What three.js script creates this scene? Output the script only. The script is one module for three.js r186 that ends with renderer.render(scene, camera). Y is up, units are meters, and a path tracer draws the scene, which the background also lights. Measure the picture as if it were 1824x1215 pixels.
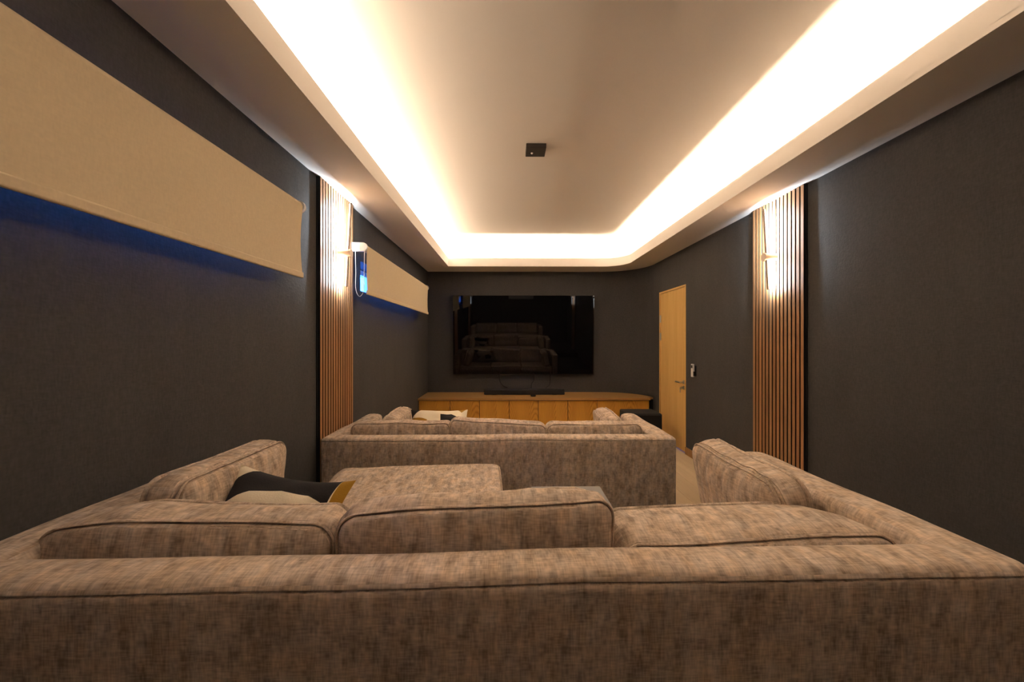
import * as THREE from 'three';
import { mergeGeometries, mergeVertices, toCreasedNormals } from 'three/addons/utils/BufferGeometryUtils.js';
import { RoundedBoxGeometry } from 'three/addons/geometries/RoundedBoxGeometry.js';
import { RectAreaLightUniformsLib } from 'three/addons/lights/RectAreaLightUniformsLib.js';

// ---------------------------------------------------------------- camera, sky, large lights, exposure
const scene = new THREE.Scene();
const CAM_Y = 1.32, FOCAL = 709;
const camera = new THREE.PerspectiveCamera(2 * Math.atan(607.5 / FOCAL) * 180 / Math.PI, 1824 / 1215, 0.05, 60);
camera.position.set(0, CAM_Y, 0);
camera.rotation.set(0, -6 / FOCAL, 0);
scene.add(camera);
const renderer = new THREE.WebGLRenderer({ antialias: true });
renderer.toneMapping = THREE.LinearToneMapping;
renderer.toneMappingExposure = 2.1;
renderer.shadowMap.enabled = true;
scene.background = new THREE.Color().setRGB(0.36, 1.6, 8.5);      // blue-hour sky, only seen through the two windows
RectAreaLightUniformsLib.init();
const COVE = new THREE.Color().setRGB(1, 0.80, 0.59), COVE_L = 155;
const SCONCE = new THREE.Color().setRGB(0.80, 0.90, 1.0), SCONCE_L = 540;
const XL = -1.27, XR = 2.07, DB = 6.27, DR = -1.75;               // room: left, right, screen wall, rear wall (d = distance in front of the camera)
const SOFFIT = 2.41, CEIL = 2.80, LIP = 2.53, RC = 0.65;
const LX0 = -0.92, LX1 = -0.88, RX = 1.70, LB = 5.81, LR = -1.3;  // soffit opening
function areaLight(x, y, d, w, dep, color, L) {                   // an upward strip of light
  const l = new THREE.RectAreaLight(color, L, w, dep);
  l.position.set(x, y, -d); l.rotation.x = Math.PI / 2; scene.add(l); return l;
}
const STRIPS = [                                                  // x, y, d, width, depth, turn
  [-1.13, 2.480, 2.95, 0.014, 5.7, 0],
  [0.13, 2.446, 5.93, 2.4, 0.014, 0],
  [1.80, 2.446, 2.75, 0.014, 5.3, 0],
  [1.69, 2.446, 5.80, 0.34, 0.014, -Math.PI / 4],
];
for (const [x, y, d, w, dep, turn] of STRIPS) {
  const l = areaLight(x, y + 0.006, d, w, dep, COVE, COVE_L);
  if (turn) { l.rotation.order = 'YXZ'; l.rotation.y = turn; }
}

// ---------------------------------------------------------------- helpers
let seed = 7;
const rnd = () => { seed = (seed * 1664525 + 1013904223) >>> 0; return seed / 4294967296; };
const V3 = (x, y, z) => new THREE.Vector3(x, y, z);
const lerp = (a, b, t) => a + (b - a) * t, clamp = (x, a = 0, b = 1) => Math.min(b, Math.max(a, x));
const smooth = (a, b, x) => { const t = clamp((x - a) / (b - a)); return t * t * (3 - 2 * t); };
function hash(ix, iy, s) { let h = (ix * 374761393 + iy * 668265263 + s * 1442695041) | 0; h = Math.imul(h ^ (h >>> 13), 1274126177); return ((h ^ (h >>> 16)) >>> 0) / 4294967296; }
function vnoise(x, y, px, py, s) {                                // tileable value noise, period px, py
  const ix = Math.floor(x), iy = Math.floor(y), fx = x - ix, fy = y - iy, m = (a, b) => ((a % b) + b) % b;
  const u = fx * fx * (3 - 2 * fx), v = fy * fy * (3 - 2 * fy);
  const a = hash(m(ix, px), m(iy, py), s), b = hash(m(ix + 1, px), m(iy, py), s), c = hash(m(ix, px), m(iy + 1, py), s), d = hash(m(ix + 1, px), m(iy + 1, py), s);
  return lerp(lerp(a, b, u), lerp(c, d, u), v);
}
function texture(w, h, f, srgb = true, rep = [1, 1]) {            // f(u, v) -> linear colour [r, g, b] or grey
  const data = new Uint8Array(w * h * 4), enc = (c) => Math.round(255 * (srgb ? (c <= 0.0031308 ? 12.92 * c : 1.055 * Math.pow(c, 1 / 2.4) - 0.055) : c));
  for (let j = 0; j < h; j++) for (let i = 0; i < w; i++) {
    let c = f(i / w, j / h); if (!Array.isArray(c)) c = [c, c, c];
    const k = (j * w + i) * 4;
    for (let n = 0; n < 3; n++) data[k + n] = enc(clamp(c[n]));
    data[k + 3] = 255;
  }
  const t = new THREE.DataTexture(data, w, h);
  t.wrapS = t.wrapT = THREE.RepeatWrapping; t.magFilter = THREE.LinearFilter; t.minFilter = THREE.LinearMipmapLinearFilter; t.generateMipmaps = true;
  if (srgb) t.colorSpace = THREE.SRGBColorSpace;
  t.repeat.set(...rep); t.needsUpdate = true; return t;
}
function boxUV(g, { turn = false, off = [0, 0] } = {}) {          // uv in metres, per triangle, from the way it faces
  if (g.index) g = g.toNonIndexed();
  const p = g.attributes.position, uv = new Float32Array(p.count * 2), a = V3(), b = V3(), c = V3(), n = V3();
  for (let i = 0; i < p.count; i += 3) {
    a.fromBufferAttribute(p, i); b.fromBufferAttribute(p, i + 1); c.fromBufferAttribute(p, i + 2);
    n.copy(b).sub(a).cross(c.clone().sub(a)); const ax = Math.abs(n.x), ay = Math.abs(n.y), az = Math.abs(n.z);
    [a, b, c].forEach((q, k) => {
      let u, v;
      if (ay >= ax && ay >= az) { u = q.x; v = q.z; } else if (ax >= az) { u = q.z; v = q.y; } else { u = q.x; v = q.y; }
      if (turn) [u, v] = [v, u];
      uv[(i + k) * 2] = u + off[0]; uv[(i + k) * 2 + 1] = v + off[1];
    });
  }
  g.setAttribute('uv', new THREE.BufferAttribute(uv, 2)); return g;
}
function plain(g) {                                               // only position, normal, uv and no index, so that pieces merge
  if (g.index) g = g.toNonIndexed();
  for (const k of Object.keys(g.attributes)) if (!['position', 'normal', 'uv'].includes(k)) g.deleteAttribute(k);
  return g;
}
const merge = (...gs) => mergeGeometries(gs.map(plain));
const taken = {};
function numbered(n) { const k = taken[n] = (taken[n] ?? -1) + 1; return k ? n + '_' + String(k).padStart(3, '0') : n; }
function mesh(name, g, m, parent) { const o = new THREE.Mesh(g, m); o.name = parent ? name : numbered(name); o.castShadow = o.receiveShadow = true; (parent ?? scene).add(o); return o; }
function tag(o, label, category, group) { Object.assign(o.userData, { label, category }); if (group) o.userData.group = group; return o; }
function thing(name, label, category, x = 0, y = 0, z = 0, group) { const g = new THREE.Group(); g.name = numbered(name); g.position.set(x, y, z); scene.add(g); return tag(g, label, category, group); }
function struct(name, g, m, label, category) { const o = mesh(name, g, m); o.userData.kind = 'structure'; return tag(o, label, category); }
const box = (w, h, d, x = 0, y = 0, z = 0) => boxUV(new THREE.BoxGeometry(w, h, d).translate(x, y, z));
const rbox = (w, h, d, r, x = 0, y = 0, z = 0, opt) => boxUV(new RoundedBoxGeometry(w, h, d, 2, r).translate(x, y, z), opt);
const cyl = (r, h, n = 20, r2 = r) => new THREE.CylinderGeometry(r2, r, h, n);
const tube = (pts, r, n = 24, m = 6) => new THREE.TubeGeometry(new THREE.CatmullRomCurve3(pts), n, r, m);
function plan(shape, y0, h) { return boxUV(new THREE.ExtrudeGeometry(shape, { depth: h, bevelEnabled: false, curveSegments: 24 }).rotateX(-Math.PI / 2).translate(0, y0, 0)); }   // shape in (x, d)
function grid(rings, { caps = true, crease = 0.7 } = {}) {        // closed rings of points -> one skin
  const n = rings[0].length, pos = [], idx = [];
  rings.forEach((r) => r.forEach((q) => pos.push(q.x, q.y, q.z)));
  for (let i = 0; i + 1 < rings.length; i++) for (let j = 0; j < n; j++) {
    const a = i * n + j, b = i * n + (j + 1) % n, c = a + n, d = b + n; idx.push(a, b, d, a, d, c);
  }
  if (caps) for (const [ri, flip] of [[0, true], [rings.length - 1, false]]) {
    const c = V3(); rings[ri].forEach((q) => c.add(q)); c.divideScalar(n); pos.push(c.x, c.y, c.z); const k = pos.length / 3 - 1;
    for (let j = 0; j < n; j++) { const a = ri * n + j, b = ri * n + (j + 1) % n; flip ? idx.push(k, b, a) : idx.push(k, a, b); }
  }
  let vol = 0; const P = (k) => V3(pos[3 * k], pos[3 * k + 1], pos[3 * k + 2]);
  for (let i = 0; i < idx.length; i += 3) vol += P(idx[i]).dot(P(idx[i + 1]).cross(P(idx[i + 2])));
  if (vol < 0) for (let i = 0; i < idx.length; i += 3) [idx[i], idx[i + 1]] = [idx[i + 1], idx[i]];
  const g = new THREE.BufferGeometry(); g.setAttribute('position', new THREE.Float32BufferAttribute(pos, 3)); g.setIndex(idx);
  return boxUV(toCreasedNormals(g, crease));
}

// ---------------------------------------------------------------- materials
const S = (o) => new THREE.MeshStandardMaterial(o), RGB = (r, g, b) => new THREE.Color().setRGB(r, g, b);
const fabricTex = texture(1024, 1024, (u, v) => {                 // one metre of mottled chenille, streaks along v
  const s1 = vnoise(u * 64, v * 20, 64, 20, 1), s2 = vnoise(u * 42, v * 30, 42, 30, 2), s3 = vnoise(u * 130, v * 90, 130, 90, 3);
  const w1 = vnoise(u * 420, v * 60, 420, 60, 4), w2 = vnoise(u * 60, v * 420, 60, 420, 5), big = vnoise(u * 9, v * 6, 9, 6, 6), st = vnoise(u * 200, v * 9, 200, 9, 8);
  let k = 0.5 + 0.36 * (s1 - 0.5) + 0.42 * (s2 - 0.5) + 0.34 * (s3 - 0.5) + 0.36 * (w1 - 0.5) + 0.36 * (w2 - 0.5) + 0.2 * (big - 0.5) + 0.16 * (st - 0.5);
  k = clamp(k); const h = vnoise(u * 50, v * 25, 50, 25, 7);
  return [lerp(0.275, 0.78, k), lerp(0.215, 0.625, k) * lerp(0.95, 1.05, h), lerp(0.165, 0.485, k) * lerp(0.88, 1.14, h)];
});
const fabricBump = texture(512, 512, (u, v) => 0.5 + 0.5 * (vnoise(u * 256, v * 80, 256, 80, 11) - 0.5) + 0.5 * (vnoise(u * 80, v * 256, 80, 256, 12) - 0.5), false);
const fabric = S({ map: fabricTex, bumpMap: fabricBump, bumpScale: 0.0012, roughness: 0.95 });
const wallTex = texture(512, 512, (u, v) => {
  const a = vnoise(u * 256, v * 60, 256, 60, 21), b = vnoise(u * 60, v * 256, 60, 256, 22), c = vnoise(u * 6, v * 3, 6, 3, 23), d = vnoise(u * 256, v * 256, 256, 256, 24), e = vnoise(u * 20, v * 3, 20, 3, 25);
  const k = 0.68 + 0.28 * a + 0.22 * b + 0.12 * c + 0.14 * d + 0.1 * e;
  return [0.052 * k, 0.0505 * k, 0.050 * k];
});
const wallBump = texture(512, 512, (u, v) => 0.5 * vnoise(u * 256, v * 90, 256, 90, 26) + 0.5 * vnoise(u * 90, v * 256, 90, 256, 27), false);
const wallM = S({ map: wallTex, bumpMap: wallBump, bumpScale: 0.0008, roughness: 0.8 });
const plasterBump = texture(512, 512, (u, v) => 0.6 * vnoise(u * 5, v * 3, 5, 3, 31) + 0.3 * vnoise(u * 14, v * 9, 14, 9, 32) + 0.1 * vnoise(u * 60, v * 60, 60, 60, 33), false, [0.5, 0.5]);
const plaster = S({ color: RGB(0.80, 0.755, 0.71), bumpMap: plasterBump, bumpScale: 0.002, roughness: 0.9 });
function woodTex(w, h, light, dark, s, fig = 0) {
  return texture(w, h, (u, v) => {
    const warp = 0.5 * vnoise(u * 4, v * 2, 4, 2, s) + 0.25 * vnoise(u * 10, v * 4, 10, 4, s + 1);
    let k;
    if (fig) {                                                    // cathedral figure: long parabolas up the board
      const c = (((u * 2.4) % 1) - 0.5 + 0.1 * (warp - 0.35)) * 2, q = v * 2.5 + 2.6 * c * c + 0.55 * warp + 0.1 * vnoise(u * 60, v * 8, 60, 8, s + 3);
      const r = (q * 4.2) % 1; k = 0.72 * Math.pow(Math.abs(2 * r - 1), 2.2) * smooth(1.1, 0.35, Math.abs(c)) + 0.2 * vnoise(u * 160, v * 6, 160, 6, s + 2);
    } else k = 0.55 * vnoise(u * 40 + warp * 3, v * 2, 40, 2, s + 2) + 0.3 * vnoise(u * 150, v * 5, 150, 5, s + 4) + 0.25 * vnoise(u * 7, v * 1, 7, 1, s + 5);
    k = clamp(k + 0.15 * (vnoise(u * 250, v * 14, 250, 14, s + 6) - 0.5));
    return [0, 1, 2].map((n) => lerp(light[n], dark[n], k));
  });
}
const oakDoor = S({ map: woodTex(512, 512, [0.88, 0.58, 0.215], [0.76, 0.46, 0.14], 41), roughness: 0.5 });
const oakFig = S({ map: woodTex(1024, 512, [0.70, 0.355, 0.048], [0.42, 0.17, 0.018], 51, 1), roughness: 0.5 });
const oakTop = S({ map: woodTex(512, 512, [0.50, 0.29, 0.10], [0.34, 0.175, 0.05], 61), roughness: 0.42 });
const oakTrim = S({ map: woodTex(256, 256, [0.46, 0.24, 0.075], [0.34, 0.16, 0.045], 66), roughness: 0.5 });
const slatTones = [[1, 1, 1], [0.86, 0.83, 0.8], [1.12, 1.06, 1.0], [0.95, 0.88, 0.82]].map((t, i) => S({ map: woodTex(256, 512, [0.46 * t[0], 0.255 * t[1], 0.12 * t[2]], [0.33 * t[0], 0.165 * t[1], 0.07 * t[2]], 70 + 9 * i), roughness: 0.55 }));
const plankTones = [[1, 1, 1], [0.93, 0.92, 0.9], [1.05, 1.04, 1.02]].map((t, i) => S({ map: woodTex(256, 512, [0.80 * t[0], 0.64 * t[1], 0.42 * t[2]], [0.68 * t[0], 0.52 * t[1], 0.32 * t[2]], 110 + 9 * i), roughness: 0.5 }));
const carpet = S({ color: RGB(0.045, 0.04, 0.036), bumpMap: fabricBump, bumpScale: 0.003, roughness: 1 });
const feltBlack = S({ color: RGB(0.012, 0.011, 0.011), roughness: 1 });
const blackPlastic = S({ color: RGB(0.012, 0.012, 0.012), roughness: 0.4 });
const blackMatte = S({ color: RGB(0.010, 0.010, 0.011), roughness: 0.75 });
const screenM = S({ color: RGB(0.003, 0.003, 0.004), roughness: 0.025 });
const steel = S({ color: RGB(0.62, 0.60, 0.57), roughness: 0.3, metalness: 1 });
const champagne = S({ color: RGB(0.50, 0.42, 0.36), roughness: 0.45, metalness: 0.6 });
const whitePlastic = S({ color: RGB(0.80, 0.80, 0.80), roughness: 0.4 });
const blindTex = texture(256, 256, (u, v) => { const k = 0.94 + 0.06 * vnoise(u * 128, v * 40, 128, 40, 91) + 0.05 * vnoise(u * 40, v * 128, 40, 128, 92); return [0.70 * k, 0.585 * k, 0.405 * k]; }, true, [2, 2]);
const blindM = S({ map: blindTex, roughness: 0.9 });
const glassM = new THREE.MeshPhysicalMaterial({ color: 0xffffff, transmission: 1, thickness: 0, roughness: 0, ior: 1.45 });
const greyTop = S({ color: RGB(0.27, 0.26, 0.25), roughness: 0.5 });

// ---------------------------------------------------------------- the room
const TH = 0.25;
function roomPath(p, ox = 0) {
  p.moveTo(XL - ox, DR - ox); p.lineTo(XL - ox, DB + ox); p.lineTo(XR - RC, DB + ox);
  p.absarc(XR - RC, DB - RC, RC + ox, Math.PI / 2, 0, true); p.lineTo(XR + ox, DR - ox); p.closePath(); return p;
}
function coveHole(p, o = 0) {                                     // the opening of the soffit, grown by o; one rounded corner
  const r = 0.34 + o;
  p.moveTo(LX0 - o, LR - o); p.lineTo(LX1 - o, LB + o); p.lineTo(RX - 0.34, LB + o);
  p.absarc(RX - 0.34, LB - 0.34, r, Math.PI / 2, 0, true); p.lineTo(RX + o, LR - o); p.closePath(); return p;
}
// floor: planks running towards the screen wall
const floor = struct('floor', box(XR - XL + 2 * TH, 0.1, DB - DR + 2 * TH, (XL + XR) / 2, -0.062, -(DB + DR) / 2), oakTrim, 'pale oak plank floor', 'floor');
{
  const w = 0.19, cols = Math.ceil((XR - XL) / w);
  for (let i = 0; i < cols; i++) {
    const x0 = XR - (i + 1) * w, pw = Math.min(w, XR - i * w - XL) - 0.002, joints = [2.3, 3.35 + 1.3 * rnd(), 5.1 + 0.8 * rnd(), DB];
    for (let k = 0; k < 3; k++) {
      const a = joints[k], b = joints[k + 1] - 0.002, o = [rnd(), rnd()];
      mesh('plank', boxUV(box(pw, 0.012, b - a, XR - i * w - pw / 2, -0.006, -(a + b) / 2), { off: o }), plankTones[(i * 2 + k) % 3], floor);
    }
  }
}
struct('floor_platform', box(XR - XL, 0.15, 2.5 - DR, (XL + XR) / 2, 0.075, -(2.5 + DR) / 2), carpet, 'raised charcoal carpeted step under the middle sofa row', 'platform');
struct('floor_platform', box(XR - XL, 0.15, 0.6 - DR, (XL + XR) / 2, 0.225, -(0.6 + DR) / 2), carpet, 'upper charcoal carpeted step under the rear sofa row', 'platform');
// walls
const WIN = [[0.35, 2.16], [3.42, 5.42]], WY = [CAM_Y + 0.43, CAM_Y + 0.685];
{
  const s = new THREE.Shape([[DR - TH, 0], [DB + TH, 0], [DB + TH, SOFFIT], [DR - TH, SOFFIT]].map(([a, b]) => new THREE.Vector2(a, b)));
  for (const [a, b] of WIN) s.holes.push(new THREE.Path([[a, WY[0]], [a, WY[1]], [b, WY[1]], [b, WY[0]]].map(([c, d]) => new THREE.Vector2(c, d))));
  struct('wall_left', boxUV(new THREE.ExtrudeGeometry(s, { depth: TH, bevelEnabled: false }).rotateY(Math.PI / 2).translate(XL - TH, 0, 0)), wallM, 'charcoal textured wall with two high windows', 'wall');
  const DOOR = [4.63, 5.45, 1.985];
  const r = new THREE.Shape([[DR - TH, 0], [DOOR[0], 0], [DOOR[0], DOOR[2]], [DOOR[1], DOOR[2]], [DOOR[1], 0], [DB - RC, 0], [DB - RC, SOFFIT], [DR - TH, SOFFIT]].map(([a, b]) => new THREE.Vector2(a, b)));
  struct('wall_right', boxUV(new THREE.ExtrudeGeometry(r, { depth: TH, bevelEnabled: false }).rotateY(Math.PI / 2).translate(XR, 0, 0)), wallM, 'charcoal textured wall with the oak door', 'wall');
  struct('wall_back', box(XR - RC - XL, SOFFIT, TH, (XL + XR - RC) / 2, SOFFIT / 2, -(DB + TH / 2)), wallM, 'charcoal textured wall behind the television', 'wall');
  const c = new THREE.Shape(); c.absarc(XR - RC, DB - RC, RC + TH, Math.PI / 2, 0, true); c.absarc(XR - RC, DB - RC, RC, 0, Math.PI / 2, false); c.closePath();
  const cg = new THREE.ExtrudeGeometry(c, { depth: SOFFIT, bevelEnabled: false, curveSegments: 32 }).rotateX(-Math.PI / 2);
  struct('wall_corner', boxUV(toCreasedNormals(cg, 0.5)), wallM, 'charcoal rounded corner of the room beside the door', 'wall');
  struct('wall_rear', box(XR - XL, SOFFIT, TH, (XL + XR) / 2, SOFFIT / 2, -(DR - TH / 2)), wallM, 'charcoal wall behind the rear sofa row', 'wall');
}
// ceiling, cove sides, soffit with its upstand
struct('ceiling', box(XR - XL + 2 * TH, 0.15, DB - DR + 2 * TH, (XL + XR) / 2, CEIL + 0.075, -(DB + DR) / 2), plaster, 'white plaster ceiling washed by cove light', 'ceiling');
{
  const ring = roomPath(new THREE.Shape(), TH); ring.holes.push(roomPath(new THREE.Path()));
  struct('ceiling_cove', boxUV(toCreasedNormals(plan(ring, SOFFIT, CEIL - SOFFIT), 0.5)), plaster, 'white side of the lit ceiling cove', 'ceiling');
  const so = roomPath(new THREE.Shape()); so.holes.push(coveHole(new THREE.Path()));
  const soffit = struct('ceiling_soffit', boxUV(toCreasedNormals(plan(so, SOFFIT, 0.026), 0.5)), plaster, 'white dropped soffit running round the room', 'ceiling');
  const lip = coveHole(new THREE.Shape(), 0.018); lip.holes.push(coveHole(new THREE.Path()));
  mesh('upstand', boxUV(toCreasedNormals(plan(lip, SOFFIT + 0.024, LIP - SOFFIT - 0.024), 0.5)), plaster, soffit);
  const ledM = S({ color: RGB(0.8, 0.8, 0.8), emissive: COVE, emissiveIntensity: 3 });
  for (const [x, y, d, w, dep, turn] of STRIPS) {
    const base = SOFFIT + 0.026, h = y - base;
    const bar = mesh('lamp_profile', box(w + 0.008, h, dep), plaster, soffit); bar.position.set(x, base + h / 2, -d); bar.rotation.y = turn;
    const st = mesh('light_strip', box(w, 0.004, dep), ledM, soffit); st.position.set(x, y + 0.002, -d); st.rotation.y = turn;
  }
}
// skirting
for (const [a, b] of [[2.5, 4.63], [5.45, 5.62]]) { const o = struct('baseboard_right', rbox(0.014, 0.085, b - a, 0.004, XR - 0.007, 0.0425, -(a + b) / 2), oakTrim, b < 5 ? 'oak skirting board between the door and slat panel' : 'short oak skirting board beyond the door', 'skirting'); }
// windows
WIN.forEach(([a, b], i) => {
  const g = new THREE.Group(); g.name = 'window_' + (i + 1); scene.add(g); g.position.set(XL - 0.19, WY[0], -(a + b) / 2);
  g.userData.kind = 'structure'; tag(g, i ? 'high strip window behind the short roller blind' : 'high strip window behind the long roller blind', 'window');
  const W = b - a, H = WY[1] - WY[0], f = 0.045;
  mesh('window_frame', merge(box(0.05, f, W, 0, f / 2, 0), box(0.05, f, W, 0, H - f / 2, 0), box(0.05, H - 2 * f, f, 0, H / 2, W / 2 - f / 2), box(0.05, H - 2 * f, f, 0, H / 2, -W / 2 + f / 2)), whitePlastic, g);
  const n = i ? 3 : 2, pw = (W - 2 * f) / n;
  for (let k = 0; k < n; k++) {
    const z = W / 2 - f - (k + 0.5) * pw;
    if (k) mesh('mullion', box(0.045, H - 2 * f, 0.04, 0, H / 2, z + pw / 2), whitePlastic, g);
    const pane = new THREE.PlaneGeometry(pw - 0.04, H - 2 * f).rotateY(Math.PI / 2).translate(0, H / 2, z);
    mesh('pane', pane, glassM, g);
  }
});
// door
{
  const g = new THREE.Group(); g.name = 'door_1'; scene.add(g); g.position.set(XR, 0, -5.04); g.userData.kind = 'structure';
  tag(g, 'honey oak flush door with steel lever handle', 'door');
  const w = 0.82, h = 1.985, f = 0.022;
  mesh('door_frame', merge(box(0.12, h - f, f, 0.058, (h - f) / 2, w / 2 - f / 2 - 0.001), box(0.12, h - f, f, 0.058, (h - f) / 2, -w / 2 + f / 2 + 0.001), box(0.12, f, w - 0.002, 0.058, h - f / 2 - 0.001, 0)), oakDoor, g);
  mesh('door_leaf', rbox(0.04, h - f - 0.012, w - 2 * f - 0.008, 0.002, 0.03, (h - f) / 2 + 0.002, 0), oakDoor, g);
  mesh('door_stop', box(0.02, h - f, w - 2 * f - 0.001, 0.064, (h - f) / 2, 0), oakDoor, g);
  for (const y of [1.62, 1.38, 0.25]) { const hg = mesh('hinge', merge(boxUV(cyl(0.007, 0.10, 12)), box(0.004, 0.10, 0.03, 0.004, 0, 0.012)), steel, g); hg.position.set(0.0, y, -w / 2 + f + 0.004); }
  const lever = mesh('handle', merge(boxUV(cyl(0.024, 0.008, 24).rotateZ(Math.PI / 2).translate(0.004, 0, 0)), boxUV(cyl(0.008, 0.05, 12).rotateZ(Math.PI / 2).translate(-0.024, 0, 0)), boxUV(new THREE.CapsuleGeometry(0.009, 0.12, 6, 12).rotateX(Math.PI / 2).translate(-0.046, 0, -0.055))), steel, g);
  lever.position.set(0.006, 0.83, 0.33);
  const esc = mesh('keyhole_plate', boxUV(cyl(0.022, 0.008, 24).rotateZ(Math.PI / 2)), steel, g); esc.position.set(0.006, 0.765, 0.33);
  mesh('key', merge(box(0.03, 0.018, 0.003, -0.016, 0, 0), boxUV(new THREE.TorusGeometry(0.011, 0.0025, 8, 20).translate(-0.032, -0.006, 0)), box(0.004, 0.045, 0.014, -0.034, -0.035, -0.012), boxUV(new THREE.TorusGeometry(0.012, 0.003, 8, 16).rotateY(1.2).translate(-0.034, -0.016, -0.006))), steel, esc);
}

// ---------------------------------------------------------------- slat panels and sconces
function slatPanel(side, d0, d1, label) {
  const x = side < 0 ? XL : XR, g = thing('slat_panel', label, 'wall panel', x, 0, -(d0 + d1) / 2, 'slatted oak wall panels'), W = d1 - d0, y0 = d0 < 0.6 ? 0.3 : d0 < 2.5 ? 0.15 : 0.002;
  const k = -side; // towards the room
  mesh('backing', box(0.008, SOFFIT - y0 - 0.004, W, k * 0.005, (SOFFIT + y0) / 2, 0), feltBlack, g);
  const n = 14, p = W / n;
  const hh = SOFFIT - y0 - 0.006, core = box(0.014, hh, p * 0.64), geos = [0, 1, 2, 3].map((i) => rbox(0.0035, hh, p * 0.66, 0.0012, 0, 0, 0, { off: [i * 0.27, i * 0.4] }));
  for (let i = 0; i < n; i++) {
    const s = mesh('slat', core, feltBlack, g); s.position.set(k * 0.016, (SOFFIT + y0) / 2, -W / 2 + p * (i + 0.5));
    const f = mesh('veneer', geos[i % 4], slatTones[(i * 3 + (i >> 2)) % 4], s); f.position.x = k * 0.0085;
  }
}
slatPanel(-1, 2.635, 3.2, 'vertical oak slat wall panel on the window wall, between the two roller blinds');
slatPanel(1, 2.735, 3.32, 'vertical oak slat wall panel on the same wall as the door');
slatPanel(-1, -0.55, 0.03, 'vertical oak slat wall panel on the window wall beside the rear sofa row');
slatPanel(1, -0.5, 0.08, 'vertical oak slat wall panel on the door wall beside the rear sofa row');
function sconce(side, d, label, power = 1) {
  const x = side < 0 ? XL : XR, k = -side, g = thing('wall_sconce', label, 'wall lamp', x + k * 0.024, CAM_Y + 0.642, -d, 'tall rod wall lamps');
  mesh('mount', merge(boxUV(cyl(0.026, 0.085, 32).rotateZ(Math.PI / 2).translate(k * 0.0425, 0, 0)), boxUV(cyl(0.031, 0.012, 32).rotateZ(Math.PI / 2).translate(k * 0.091, 0, 0))), champagne, g);
  const rod = mesh('rod', boxUV(new THREE.CapsuleGeometry(0.008, 0.604, 4, 12)), champagne, g);
  const tilt = 0.055;
  rod.position.set(k * 0.078, 0.06, 0); rod.rotation.z = -k * tilt;
  const dif = mesh('diffuser', box(0.006, 0.6, 0.012, -k * 0.0075, 0, 0), S({ color: RGB(0.9, 0.9, 0.9), emissive: SCONCE, emissiveIntensity: 8 }), rod);
  const l = new THREE.RectAreaLight(SCONCE, SCONCE_L * power, 0.013, 0.6);
  l.position.set(-k * 0.0125, 0, 0); l.rotation.y = k * Math.PI / 2; rod.add(l);
}
sconce(-1, 2.92, 'lit rod wall lamp on the slat panel between the two roller blinds');
sconce(1, 3.03, 'lit rod wall lamp on the slat panel near the oak door');
sconce(-1, -0.26, 'lit rod wall lamp on the window wall beside the rear sofa row', 0.4);
sconce(1, -0.21, 'lit rod wall lamp on the door wall beside the rear sofa row', 0.4);

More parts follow.
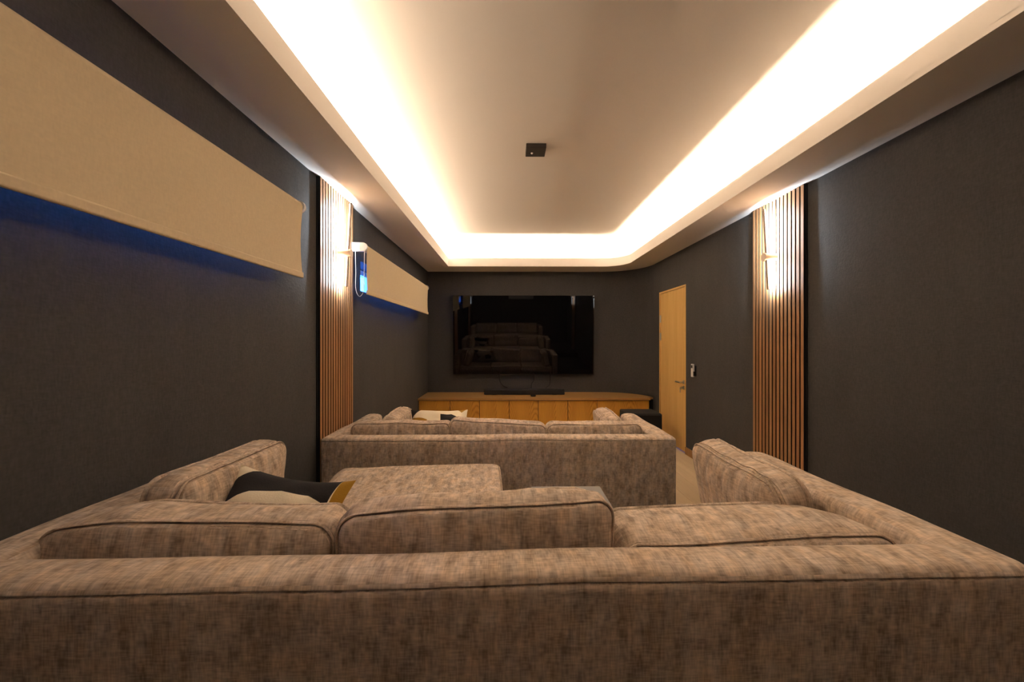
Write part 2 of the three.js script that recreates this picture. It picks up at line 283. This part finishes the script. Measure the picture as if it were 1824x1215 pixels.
// ---------------------------------------------------------------- roller blinds
function rollerBlind(label, d0, d1, xf, yb, yt, chain) {
  const g = thing('roller_blind', label, 'blind', XL, 0, -(d0 + d1) / 2, 'cream roller blinds'), W = d1 - d0, rx = xf - XL;
  const rows = 14, cols = 60, T = 0.0012;
  const sheet = (off) => { const a = []; for (let j = 0; j <= rows; j++) for (let i = 0; i <= cols; i++) {
    const s = i / cols, t = j / rows, e = smooth(0.12, 0, s) + smooth(0.88, 1, s);
    const wave = 0.004 * Math.sin(s * 9 + 1) * t + 0.006 * smooth(0.45, 0, s) * Math.sin(s * 42) * Math.sin(t * 3) * (0.4 + 0.6 * t) - 0.008 * e * Math.sin(t * Math.PI);
    a.push([rx + wave + off, lerp(yt, yb + 0.012, t), W / 2 - s * W + 0.012 * (s < 0.5 ? -1 : 1) * e * Math.sin(t * Math.PI) * 0.6]);
  } return a; };
  const A = sheet(0), B = sheet(-T), pos = [...A, ...B].flat(), idx = [], n = (rows + 1) * (cols + 1), c1 = cols + 1;
  for (let j = 0; j < rows; j++) for (let i = 0; i < cols; i++) { const a = j * c1 + i; idx.push(a, a + c1, a + 1, a + 1, a + c1, a + c1 + 1); idx.push(n + a, n + a + 1, n + a + c1, n + a + 1, n + a + c1 + 1, n + a + c1); }
  for (let j = 0; j < rows; j++) for (const i of [0, cols]) { const a = j * c1 + i; idx.push(a, a + c1, n + a, n + a, a + c1, n + a + c1); }
  let fg = new THREE.BufferGeometry(); fg.setAttribute('position', new THREE.Float32BufferAttribute(pos, 3)); fg.setIndex(idx); fg.computeVertexNormals();
  const fab = mesh('fabric', boxUV(fg), blindM, g);
  mesh('bottom_bar', boxUV(new RoundedBoxGeometry(0.016, 0.034, W, 3, 0.007).translate(rx - 0.002, yb + 0.015, 0)), blindM, fab);
  mesh('roller', boxUV(cyl(0.028, W - 0.01, 24).rotateX(Math.PI / 2).translate(rx - 0.029, yt - 0.004, 0)), blindM, g);
  for (const s of [-1, 1]) {
    const cap = new THREE.Shape(); cap.moveTo(0, -0.033); cap.lineTo(rx - 0.03, -0.033); cap.absarc(rx - 0.03, 0, 0.033, -Math.PI / 2, Math.PI / 2, false); cap.lineTo(0, 0.033); cap.closePath();
    mesh('bracket', boxUV(new THREE.ExtrudeGeometry(cap, { depth: 0.018, bevelEnabled: true, bevelSize: 0.002, bevelThickness: 0.002, bevelSegments: 1 }).translate(0.002, yt - 0.004, s * (W / 2 + 0.012) - 0.009)), whitePlastic, g);
  }
  if (chain) {
    const z = W / 2 + 0.026, y1 = yt - 0.02, x0 = rx - 0.085, x1 = rx - 0.012;
    mesh('chain', merge(boxUV(tube([V3(x0, y1, z), V3(x0 + 0.004, (y1 + yb) / 2, z), V3(x0 + 0.008, yb + 0.02, z), V3((x0 + x1) / 2 - 0.002, yb - 0.022, z), V3(x1 - 0.012, yb + 0.01, z), V3(x1 - 0.003, (y1 + yb) / 2, z), V3(x1, y1, z)], 0.0022, 60))), whitePlastic, g);
  }
}
rollerBlind('long cream roller blind half lowered over the window ahead of the slat panel', 0.3, 2.235, -1.15, CAM_Y + 0.352, CAM_Y + 0.757, false);
rollerBlind('short cream roller blind with white chain, between slat panel and television wall', 3.19, 5.6, -1.13, CAM_Y + 0.374, CAM_Y + 0.752, true);

// ---------------------------------------------------------------- television wall
{
  const tv = thing('television', 'large black flat television on the charcoal wall', 'television', 0.232, CAM_Y + 0.088, -6.185);
  tv.rotation.x = 0.06;
  mesh('housing', rbox(2.2, 1.245, 0.035, 0.006, 0, 0, -0.02), blackPlastic, tv);
  mesh('screen', box(2.184, 1.222, 0.004, 0, 0.006, 0.0), screenM, tv);
  mesh('bezel', merge(box(2.2, 0.008, 0.008, 0, 0.6185, 0), box(2.2, 0.014, 0.008, 0, -0.6155, 0), box(0.008, 1.245, 0.008, 1.096, 0, 0), box(0.008, 1.245, 0.008, -1.096, 0, 0)), blackPlastic, tv);
  mesh('wall_mount', box(0.7, 0.45, 0.05, 0, 0, -0.045), blackMatte, tv);
  // built-in cabinet
  const TOP = 0.515, FD = 5.585, g = thing('media_cabinet', 'low oak media cabinet under the television', 'cabinet', 0, 0, 0);
  const end = Math.PI / 2 - 1.49, outline = (front, o) => { const s = new THREE.Shape(); s.moveTo(XL + o, front); s.lineTo(XL + o, DB - o); s.lineTo(XR - RC, DB - o); s.absarc(XR - RC, DB - RC, RC - o, Math.PI / 2, end, true); s.lineTo(1.99, DB - RC + 0.02); s.lineTo(1.99, front); s.closePath(); return s; };
  mesh('cabinet_top', boxUV(plan(outline(FD - 0.015, 0.002), TOP - 0.026, 0.026), { turn: true }), oakTop, g);
  mesh('carcass', plan(outline(FD + 0.03, 0.004), 0.06, TOP - 0.03 - 0.06), blackMatte, g);
  mesh('plinth', plan(outline(FD + 0.09, 0.006), 0.002, 0.058), blackMatte, g);
  const xs = [-1.262, -0.823, -0.409, 0.008, 0.417, 0.835, 1.249, 1.982];
  for (let i = 0; i < 7; i++) mesh('cabinet_door', rbox(xs[i + 1] - xs[i] - 0.008, TOP - 0.026 - 0.012 - 0.06, 0.02, 0.001, (xs[i] + xs[i + 1]) / 2, 0.06 + (TOP - 0.096) / 2, -(FD + 0.019), { off: [i * 0.083, i * 0.37] }), oakFig, g);
  // soundbar, sensor, cables
  const sb = thing('soundbar', 'long black soundbar on the media cabinet', 'soundbar', 0.235, TOP, -5.98);
  mesh('body', rbox(1.2, 0.078, 0.11, 0.012, 0, 0.042, 0), blackMatte, sb);
  mesh('top_trim', box(1.17, 0.003, 0.085, 0, 0.0822, 0), blackPlastic, sb);
  mesh('foot', box(0.06, 0.003, 0.08, -0.45, 0.0015, 0), blackMatte, sb); mesh('foot', box(0.06, 0.003, 0.08, 0.45, 0.0015, 0), blackMatte, sb);
  const se = thing('sensor_box', 'tiny black box in front of the soundbar', 'receiver', 0.355, TOP, -5.76);
  mesh('body', rbox(0.075, 0.022, 0.045, 0.006, 0, 0.014, 0), blackMatte, se); mesh('base', rbox(0.05, 0.004, 0.035, 0.001, 0, 0.002, 0), blackPlastic, se);
  [[[-0.14, 0.76], [-0.14, 0.70], [-0.10, 0.63], [-0.02, 0.60]], [[0.385, 0.77], [0.40, 0.71], [0.365, 0.65], [0.345, 0.56]], [[0.645, 0.77], [0.655, 0.72], [0.645, 0.64], [0.57, 0.60]]].forEach((q, i) => tag(mesh('cable', boxUV(tube(q.map(([x, y], n) => V3(x, y + (n ? 0 : 0.06), n < 1 ? -6.20 : n < 3 ? -6.245 : -6.1)), 0.006, 30, 8)), blackMatte), ['black cable hanging under the television, bending to the left end of the soundbar', 'black cable hanging under the television, the straight one in the middle', 'black cable hanging under the television, curving back below its right half'][i], 'cable', 'cables under the television'));
  // subwoofer
  const sw = thing('subwoofer', 'black box subwoofer on the floor by the cabinet end', 'speaker', 1.64, 0, -4.95);
  mesh('body', rbox(0.42, 0.42, 0.36, 0.02, 0, 0.235, 0), blackMatte, sw);
  mesh('grille', rbox(0.39, 0.39, 0.012, 0.005, 0, 0.235, 0.184), feltBlack, sw);
  for (const [a, b] of [[-1, -1], [-1, 1], [1, -1], [1, 1]]) mesh('foot', boxUV(cyl(0.02, 0.026, 16).translate(a * 0.16, 0.0135, b * 0.13)), blackPlastic, sw);
  // remote in its wall holder
  const rm = thing('remote_control', 'white remote control in a black wall holder by the door', 'remote', XR, CAM_Y - 0.33, -4.40);
  mesh('holder', merge(rbox(0.012, 0.115, 0.075, 0.003, -0.006, 0, -0.005), rbox(0.03, 0.05, 0.075, 0.003, -0.017, -0.032, -0.005)), blackPlastic, rm);
  mesh('body', rbox(0.02, 0.145, 0.052, 0.006, -0.026, 0.003, -0.003), whitePlastic, rm);
  mesh('display', box(0.002, 0.032, 0.034, -0.0365, 0.045, -0.003), blackPlastic, rm);
}
// air conditioner above the rear row, mirrored in the screen
{
  const g = thing('air_conditioner', 'white wall air conditioner above the rear sofa row', 'air conditioner', 0.43, CAM_Y + 0.53, -DR);
  mesh('body', rbox(0.87, 0.27, 0.2, 0.03, 0, 0.145, -0.102), whitePlastic, g);
  mesh('outlet', box(0.74, 0.012, 0.1, 0, 0.0075, -0.11), blackPlastic, g);
  mesh('flap', rbox(0.74, 0.012, 0.07, 0.004, 0, 0.0, -0.16), whitePlastic, g);
}
// ceiling sensor
{
  const g = thing('ceiling_detector', 'small square black detector with a pale dot on the ceiling', 'detector', 0.207, CEIL, -3.05);
  mesh('body', rbox(0.15, 0.034, 0.15, 0.003, 0, -0.017, 0), S({ color: RGB(0.02, 0.014, 0.011), roughness: 0.6 }), g);
  mesh('lens', boxUV(new THREE.SphereGeometry(0.009, 16, 8, 0, 6.2832, Math.PI / 2, Math.PI / 2).translate(-0.028, -0.034, -0.01)), whitePlastic, g);
}

// ---------------------------------------------------------------- sofas
function frameProfile(T, H, y0) {                                 // (inward offset, height), closed; a stitched groove under the top roll
  return [[0.012, y0], [0.0, y0 + 0.015], [0, 0.3], [-0.001, H - 0.04], [0, H - 0.0245], [0.001, H - 0.0235], [0.011, H - 0.0205], [0.0005, H - 0.0185], [0.0005, H - 0.0165], [0.004, H - 0.010], [0.014, H - 0.002], [0.03, H + 0.001], [T * 0.5, H + 0.003], [T - 0.035, H], [T - 0.014, H - 0.007], [T - 0.002, H - 0.025], [T, H - 0.05], [T, 0.3], [T, y0 + 0.01], [T - 0.01, y0]];
}
function sofa(label, W, D, H, seatH) {
  const g = thing('sofa', label, 'sofa', 0, 0, 0, 'taupe sofas in three rows'), T = 0.13, y0 = 0.05, prof = frameProfile(T, H, y0), c0 = 0.022;
  const at = (side, phi, u, v) => { const c = Math.max(0, c0 * (1 - u / T)), mx = side * (W / 2 - u) - side * c, mz = -u - c; return V3(mx + c * Math.cos(phi) , v, mz + c * Math.sin(phi)); };
  const ringAt = (side, deg) => prof.map(([u, v]) => at(side, deg * Math.PI / 180, u, v));
  const sag = (x) => 0.004 * Math.sin(x * 2.1 + 0.6) + 0.002 * Math.sin(x * 7.3);
  const straight = (n, f) => Array.from({ length: n }, (_, i) => f((i + 1) / (n + 1)));
  const back = [ringAt(-1, 135), ringAt(-1, 112), ringAt(-1, 91), ...straight(30, (t) => prof.map(([u, v]) => V3(lerp(-W / 2 + T, W / 2 - T, t), v + (v > 0.4 ? sag(lerp(-W / 2, W / 2, t)) * Math.sin(t * Math.PI) : 0), -u))), ringAt(1, 89), ringAt(1, 68), ringAt(1, 45)];
  mesh('backrest', grid(back, { crease: 0.9 }), fabric, g);
  for (const s of [-1, 1]) {
    const first = s < 0 ? [ringAt(-1, 135), ringAt(-1, 158), ringAt(-1, 179)] : [ringAt(1, 45), ringAt(1, 22), ringAt(1, 1)];
    const line = straight(10, (t) => prof.map(([u, v]) => V3(s * (W / 2 - u), v + (v > 0.4 ? 0.003 * Math.sin(t * 8) : 0), lerp(-T, -D + 0.05, t))));
    const shrink = (k, z) => prof.map(([u, v]) => V3(s * (W / 2 - lerp(T / 2, u, k)), lerp(H / 2, v, 1 - (1 - k) * 0.22), z));
    mesh('armrest', grid([...first, ...line, shrink(1, -D + 0.035), shrink(0.94, -D + 0.016), shrink(0.8, -D + 0.004), shrink(0.6, -D)], { crease: 0.9 }), fabric, g);
  }
  const iw = W - 2 * T - 0.01;
  mesh('seat_base', rbox(iw, seatH - 0.15 - y0, D - T - 0.04, 0.015, 0, y0 + (seatH - 0.15 - y0) / 2, -(D + T) / 2 + 0.01), fabric, g);
  for (let i = 0; i < 3; i++) mesh('seat_cushion', cushionGeo(iw / 3 - 0.006, D - T - 0.01, 0.14, { seed: 30 + i, bulge: 0.006, r: 0.03, flat: true, base: false }).rotateX(-Math.PI / 2).translate(-iw / 2 + iw / 3 * (i + 0.5), seatH - 0.076, -T - 0.004), fabric, g);
  for (const a of [-1, 1]) for (const b of [0.08, D - 0.08]) mesh('foot', box(0.06, 0.05, 0.06, a * (W / 2 - 0.08), 0.025, -b), blackMatte, g);
  return g;
}
function outlineRR(W, H, r, n = 8) {                              // rounded rectangle points with outward normals, base at y = 0
  const out = [], c = [[W / 2 - r, H - r, 0], [-W / 2 + r, H - r, 90], [-W / 2 + r, r, 180], [W / 2 - r, r, 270]], sides = [[-1, 0, 18], [0, -1, 9], [1, 0, 18], [0, 1, 9]];
  c.forEach(([x, y, a], k) => {
    for (let i = 0; i <= n; i++) { const t = (a + 90 * i / n) * Math.PI / 180; out.push([x + r * Math.cos(t), y + r * Math.sin(t), Math.cos(t), Math.sin(t)]); }
    const [nx, ny] = [Math.cos((a + 90) * Math.PI / 180), Math.sin((a + 90) * Math.PI / 180)], q = c[(k + 1) % 4], m = sides[k][2];
    const x0 = x + r * nx, y0 = y + r * ny, x1 = q[0] + r * nx, y1 = q[1] + r * ny;
    for (let i = 1; i < m; i++) out.push([lerp(x0, x1, i / m), lerp(y0, y1, i / m), nx, ny]);
  });
  return out;
}
function cushionGeo(W, H, T, { seed: s = 1, bulge = 0.02, r = 0.05, deform, flat = false, wr = 1 } = {}) {
  const o = outlineRR(W, H, r), half = [[0, 0, T / 2 + bulge], [0.2, 0, T / 2 + bulge * 0.99], [0.42, 0, T / 2 + bulge * 0.93], [0.62, 0, T / 2 + bulge * 0.78], [0.78, 0, T / 2 + bulge * 0.52], [0.88, 0, T / 2 + bulge * 0.26], [0.94, 0, T / 2 + 0.001],
    [0.975, -0.003, T / 2 - 0.002], [1, -0.0075, T / 2 - 0.0045], [1, -0.0062, T / 2 - 0.007], [1, -0.0045, T / 2 - 0.021], [1, -0.0022, T / 2 - 0.0095], [1, 0.0008, T / 2 - 0.0085], [1, 0.0035, T / 2 - 0.0115], [1, 0.0035, T / 2 - 0.0155], [1, 0.001, T / 2 - 0.0185], [1, -0.011, T / 2 - 0.0215], [1, 0.000, T / 2 - 0.0245], [1, 0.003, T / 2 - 0.031], [1, 0.007, T / 4]];
  const prof = [...half, [1, flat ? 0.008 : 0.010, 0], ...half.slice().reverse().map(([a, b, c]) => [a, b, -c])];
  const cy = H / 2, N = (x, y, k) => vnoise(x * 6 + 40, y * 6 + 40, 997, 997, s + k) - 0.5, N2 = (x, y, k) => vnoise(x * 22 + 40, y * 22 + 40, 997, 997, s + k) - 0.5;
  const rings = prof.map(([rho, off, z], pi) => o.map(([x, y, nx, ny], i) => {
    const edge = rho >= 1 ? 1 : 0, mid = 1 - Math.abs(z) / (T / 2);
    const puck = edge ? wr * (0.012 * N(x + 3, y + z * 2, 3) + 0.0045 * N2(x * 1.6, y * 1.6 + z * 2, 4) * smooth(0, 0.5, mid) * 2) : 0;
    let px = x * rho + nx * (off + puck), py = cy + (y - cy) * rho + ny * (off + puck), pz = z + wr * (0.016 * N(px, py, z > 0 ? 1 : 2) + 0.004 * N2(px, py, z > 0 ? 5 : 6)) * (rho < 1 ? 1 : 0.6 * Math.abs(z) / (T / 2));
    if (py < 0 && !flat) py *= 0.1;
    const v = V3(px, py, pz); return deform ? deform(v) ?? v : v;
  }));
  return grid(rings, { caps: false, crease: 1.1 });
}
const cushions = [];
function cushion(label, [x, y, d], [W, H, T], { turn = 0, lean = 0, roll = 0, ...opt }, group) {
  const m = mesh('back_cushion', cushionGeo(W, H, T, opt), fabric); m.position.set(x, y, -d); m.rotation.set(lean, turn, roll, 'YXZ');
  return tag(m, label, 'cushion', group);
}
const SW = 2.34, SD = 0.92, SH = 0.685, SEAT = 0.42;
// first row, before the screen
const far = sofa('taupe fabric sofa in front of the media cabinet, its back to the ottoman', SW, 0.90, SH, SEAT); far.position.set(-0.062, 0, -2.61);
// middle row on the first step
const near = sofa('taupe fabric sofa on the raised step behind the ottoman', SW + 0.045, SD, SH, SEAT); near.position.set(-0.05, 0.15, -0.815); near.rotation.y = 0.0235;
// rear row on the second step, mirrored in the dark screen
const rear = sofa('taupe fabric sofa of the rear row on the upper step', SW, 0.8, SH, SEAT); rear.position.set(-0.07, 0.30, 1.40);
// loose back cushions of the middle row
const drop = (a, b, c) => (v) => { v.y += a * v.x * (v.y > 0.1 ? 1 : 0) + (b ?? 0) * Math.pow(Math.abs(v.x) / 0.34, 4) * smooth(0.1, 0.3, v.y) + (c ?? 0); return v; };
const gn = 'loose back cushions of the sofa on the raised step', NY = 0.15 + SEAT;
cushion('plump taupe back cushion on the raised-step sofa, with the patterned pillow leaning before it', [-0.795, NY, 1.045], [0.715, 0.300, 0.17], { seed: 3, turn: 0.02, lean: -0.05, bulge: 0.02, r: 0.055, deform: (v) => { v.y += smooth(0.1, 0.3, v.y) * (-0.035 * v.x - 0.03 * smooth(-0.15, -0.36, v.x)); return v; } }, gn);
cushion('upright taupe back cushion in the middle of the raised-step sofa', [-0.078, NY, 1.05], [0.685, 0.335, 0.15], { seed: 5, turn: 0.02, lean: -0.03, bulge: 0.015, r: 0.045, deform: (v) => { v.y += smooth(0.1, 0.3, v.y) * (0.03 * v.x - 0.012 * smooth(-0.15, -0.35, v.x) - 0.012 * smooth(0, -0.07, v.z) - 0.02 * smooth(0.26, 0.34, v.x) * smooth(0.02, -0.07, v.z)); return v; } }, gn);
cushion('slumped taupe back cushion on the raised-step sofa, lower than the other two', [0.635, NY, 1.095], [0.715, 0.245, 0.23], { seed: 8, turn: 0.02, lean: -0.04, bulge: 0.02, r: 0.06, deform: (v) => { v.y += smooth(0.05, 0.22, v.y) * (0.03 * v.x - 0.06 * smooth(0.2, 0.38, v.x) * smooth(0.1, -0.12, v.z) + 0.010 - 0.013 * smooth(0, 0.1, v.z)); return v; } }, gn);
// cushions standing along the arms
cushion('taupe cushion standing against the window-side arm of the raised-step sofa', [-1.04, NY, 1.46], [0.58, 0.325, 0.13], { seed: 12, turn: -Math.PI / 2 + 0.02, lean: -0.05, bulge: 0.025, r: 0.06, deform: (v) => { v.y += 0.02 * smooth(0.1, 0.3, v.y) * v.x; return v; } }, gn);
cushion('taupe cushion standing against the door-side arm of the raised-step sofa', [0.905, NY, 1.46], [0.53, 0.325, 0.12], { seed: 14, turn: Math.PI / 2 + 0.02, lean: -0.18, bulge: 0.03, r: 0.06, deform: (v) => { v.y += 0.03 * smooth(0.1, 0.3, v.y) * v.x; return v; } }, gn);
// loose back cushions of the first row
const gf = 'loose back cushions of the sofa before the media cabinet';
cushion('taupe back cushion on the front-row sofa, nearest the window wall', [-0.76, SEAT, 2.87], [0.69, 0.315, 0.17], { seed: 21, lean: -0.04, bulge: 0.015, r: 0.045 }, gf);
cushion('taupe back cushion in the middle of the front-row sofa, sloping down one side', [-0.075, SEAT, 2.875], [0.675, 0.318, 0.17], { seed: 24, lean: -0.04, bulge: 0.015, r: 0.045, deform: (v) => { v.y += smooth(0.1, 0.3, v.y) * -0.06 * v.x; return v; } }, gf);
cushion('taupe back cushion on the front-row sofa, nearest the door wall', [0.61, SEAT, 2.875], [0.67, 0.305, 0.17], { seed: 27, lean: -0.04, bulge: 0.018, r: 0.05 }, gf);
cushion('taupe cushion standing against the window-side arm of the front-row sofa', [-0.97, SEAT, 3.22], [0.54, 0.335, 0.14], { seed: 31, turn: -Math.PI / 2, lean: -0.3, bulge: 0.02, r: 0.07 }, gf);
cushion('taupe cushion standing against the door-side arm of the front-row sofa', [0.86, SEAT, 3.24], [0.50, 0.32, 0.13], { seed: 33, turn: Math.PI / 2, lean: -0.22, bulge: 0.02, r: 0.05 }, gf);
// rear row
for (let i = 0; i < 3; i++) cushion('taupe back cushion on the rear-row sofa, ' + ['nearest the window wall', 'in the middle', 'nearest the door wall'][i], [-0.76 + i * 0.69, 0.30 + SEAT, -1.18], [0.68, 0.32, 0.17], { seed: 41 + i, lean: -0.06, bulge: 0.015, r: 0.045 }, 'loose back cushions of the rear-row sofa');

// ottoman before the middle row
{
  const g = thing('ottoman', 'wide taupe ottoman between the two sofas', 'ottoman', -0.50, 0.15, -2.105); g.rotation.y = 0.075;
  const W = 0.93, D = 0.64, H = 0.42;
  mesh('base', rbox(W - 0.02, 0.20, D - 0.02, 0.02, 0, 0.15, 0), fabric, g);
  mesh('top_cushion', cushionGeo(W, D, 0.17, { seed: 51, bulge: 0.008, r: 0.05, flat: true }).rotateX(-Math.PI / 2).translate(0, H - 0.089, D / 2), fabric, g);
  for (const a of [-1, 1]) for (const b of [-1, 1]) mesh('foot', box(0.05, 0.05, 0.05, a * (W / 2 - 0.07), 0.025, b * (D / 2 - 0.07)), blackMatte, g);
}
// grey side table in front of the middle row
{
  const g = thing('side_table', 'small grey side table between ottoman and sofas', 'table', 0.28, 0.15, -1.83);
  mesh('table_top', rbox(0.34, 0.018, 0.26, 0.003, 0, 0.445, 0), greyTop, g);
  mesh('post', box(0.03, 0.424, 0.12, -0.13, 0.224, 0), greyTop, g);
  mesh('base', rbox(0.32, 0.012, 0.24, 0.003, 0, 0.006, 0), greyTop, g);
}
// patterned throw pillows
function pillowTex(pieces) {
  const c = document.createElement('canvas'); c.width = c.height = 512; const x = c.getContext('2d');
  x.fillStyle = '#efe4cc'; x.fillRect(0, 0, 512, 512);
  for (const [f, p] of pieces) { x.fillStyle = f; x.beginPath(); p.forEach(([a, b], i) => i ? x.lineTo(a * 512, b * 512) : x.moveTo(a * 512, b * 512)); x.closePath(); x.fill(); }
  const t = new THREE.CanvasTexture(c); t.colorSpace = THREE.SRGBColorSpace; return t;
}
const INK = '#1d1a1d', MUSTARD = '#a37a1c';
const pillowMats = [
  [[INK, [[0.16, 0], [0.9, 0], [0.9, 0.30], [0.72, 0.22], [0.48, 0.20], [0.22, 0.26], [0, 0.42], [0, 0.18]]], [MUSTARD, [[0.9, 0], [1, 0], [1, 0.9], [0.93, 0.6]]], [INK, [[0.4, 0.6], [0.8, 0.62], [0.7, 0.9], [0.4, 0.86]]]],
  [[INK, [[0, 0], [0.22, 0], [0, 0.2]]], [MUSTARD, [[0, 0.2], [0.28, 0.32], [0.1, 0.6], [0, 0.6]]], [INK, [[0.52, 0.2], [0.72, 0.18], [0.86, 0.3], [0.8, 0.6], [0.52, 0.55]]], [MUSTARD, [[0.8, 0], [0.97, 0], [0.9, 0.12]]]],
].map((p) => S({ map: pillowTex(p), bumpMap: fabricBump, bumpScale: 0.0006, roughness: 0.9 }));
function pillow(label, W, H, T, seed0, mat, bend) {
  const n = 28, pos = [], uv = [], idx = [];
  for (const s of [1, -1]) for (let j = 0; j <= n; j++) for (let i = 0; i <= n; i++) {
    const u = -1 + 2 * i / n, v = -1 + 2 * j / n, e = (1 - Math.pow(Math.abs(u), 3)) * (1 - Math.pow(Math.abs(v), 3));
    const th = T / 2 * Math.pow(e, 0.62) * (1 + 0.35 * (vnoise(u * 3 + 9, v * 3 + 9, 99, 99, seed0) - 0.5));
    const p = V3(W / 2 * u * (1 - 0.10 * (1 - v * v)), H / 2 * v * (1 - 0.10 * (1 - u * u)), s * th);
    bend(p, u, v); pos.push(p.x, p.y, p.z); uv.push((u + 1) / 2, (v + 1) / 2);
  }
  const m = (n + 1) * (n + 1);
  for (let j = 0; j < n; j++) for (let i = 0; i < n; i++) { const a = j * (n + 1) + i; idx.push(a, a + 1, a + n + 2, a, a + n + 2, a + n + 1); idx.push(m + a, m + a + n + 2, m + a + 1, m + a, m + a + n + 1, m + a + n + 2); }
  const g = new THREE.BufferGeometry(); g.setAttribute('position', new THREE.Float32BufferAttribute(pos, 3)); g.setAttribute('uv', new THREE.Float32BufferAttribute(uv, 2)); g.setIndex(idx); g.computeVertexNormals();
  return tag(mesh('throw_pillow', g, mat), label, 'pillow', 'cream, black and mustard throw pillows');
}
const p1 = pillow('cream, black and mustard throw pillow on the raised-step sofa', 0.42, 0.35, 0.13, 61, pillowMats[0], (p, u, v) => { p.z += 0.03 * u * u; });
p1.position.set(-0.765, NY + 0.14, -1.315); p1.rotation.set(-0.75, 0.05, -0.16, 'YXZ');
const p2 = pillow('cream, black and mustard throw pillow on the front-row sofa', 0.46, 0.44, 0.15, 64, pillowMats[1], (p, u, v) => { p.z -= 0.02 * u * v; });
p2.position.set(-0.54, SEAT + 0.19, -3.12); p2.rotation.set(-0.85, 0.1, 0.05, 'YXZ');

renderer.render(scene, camera);
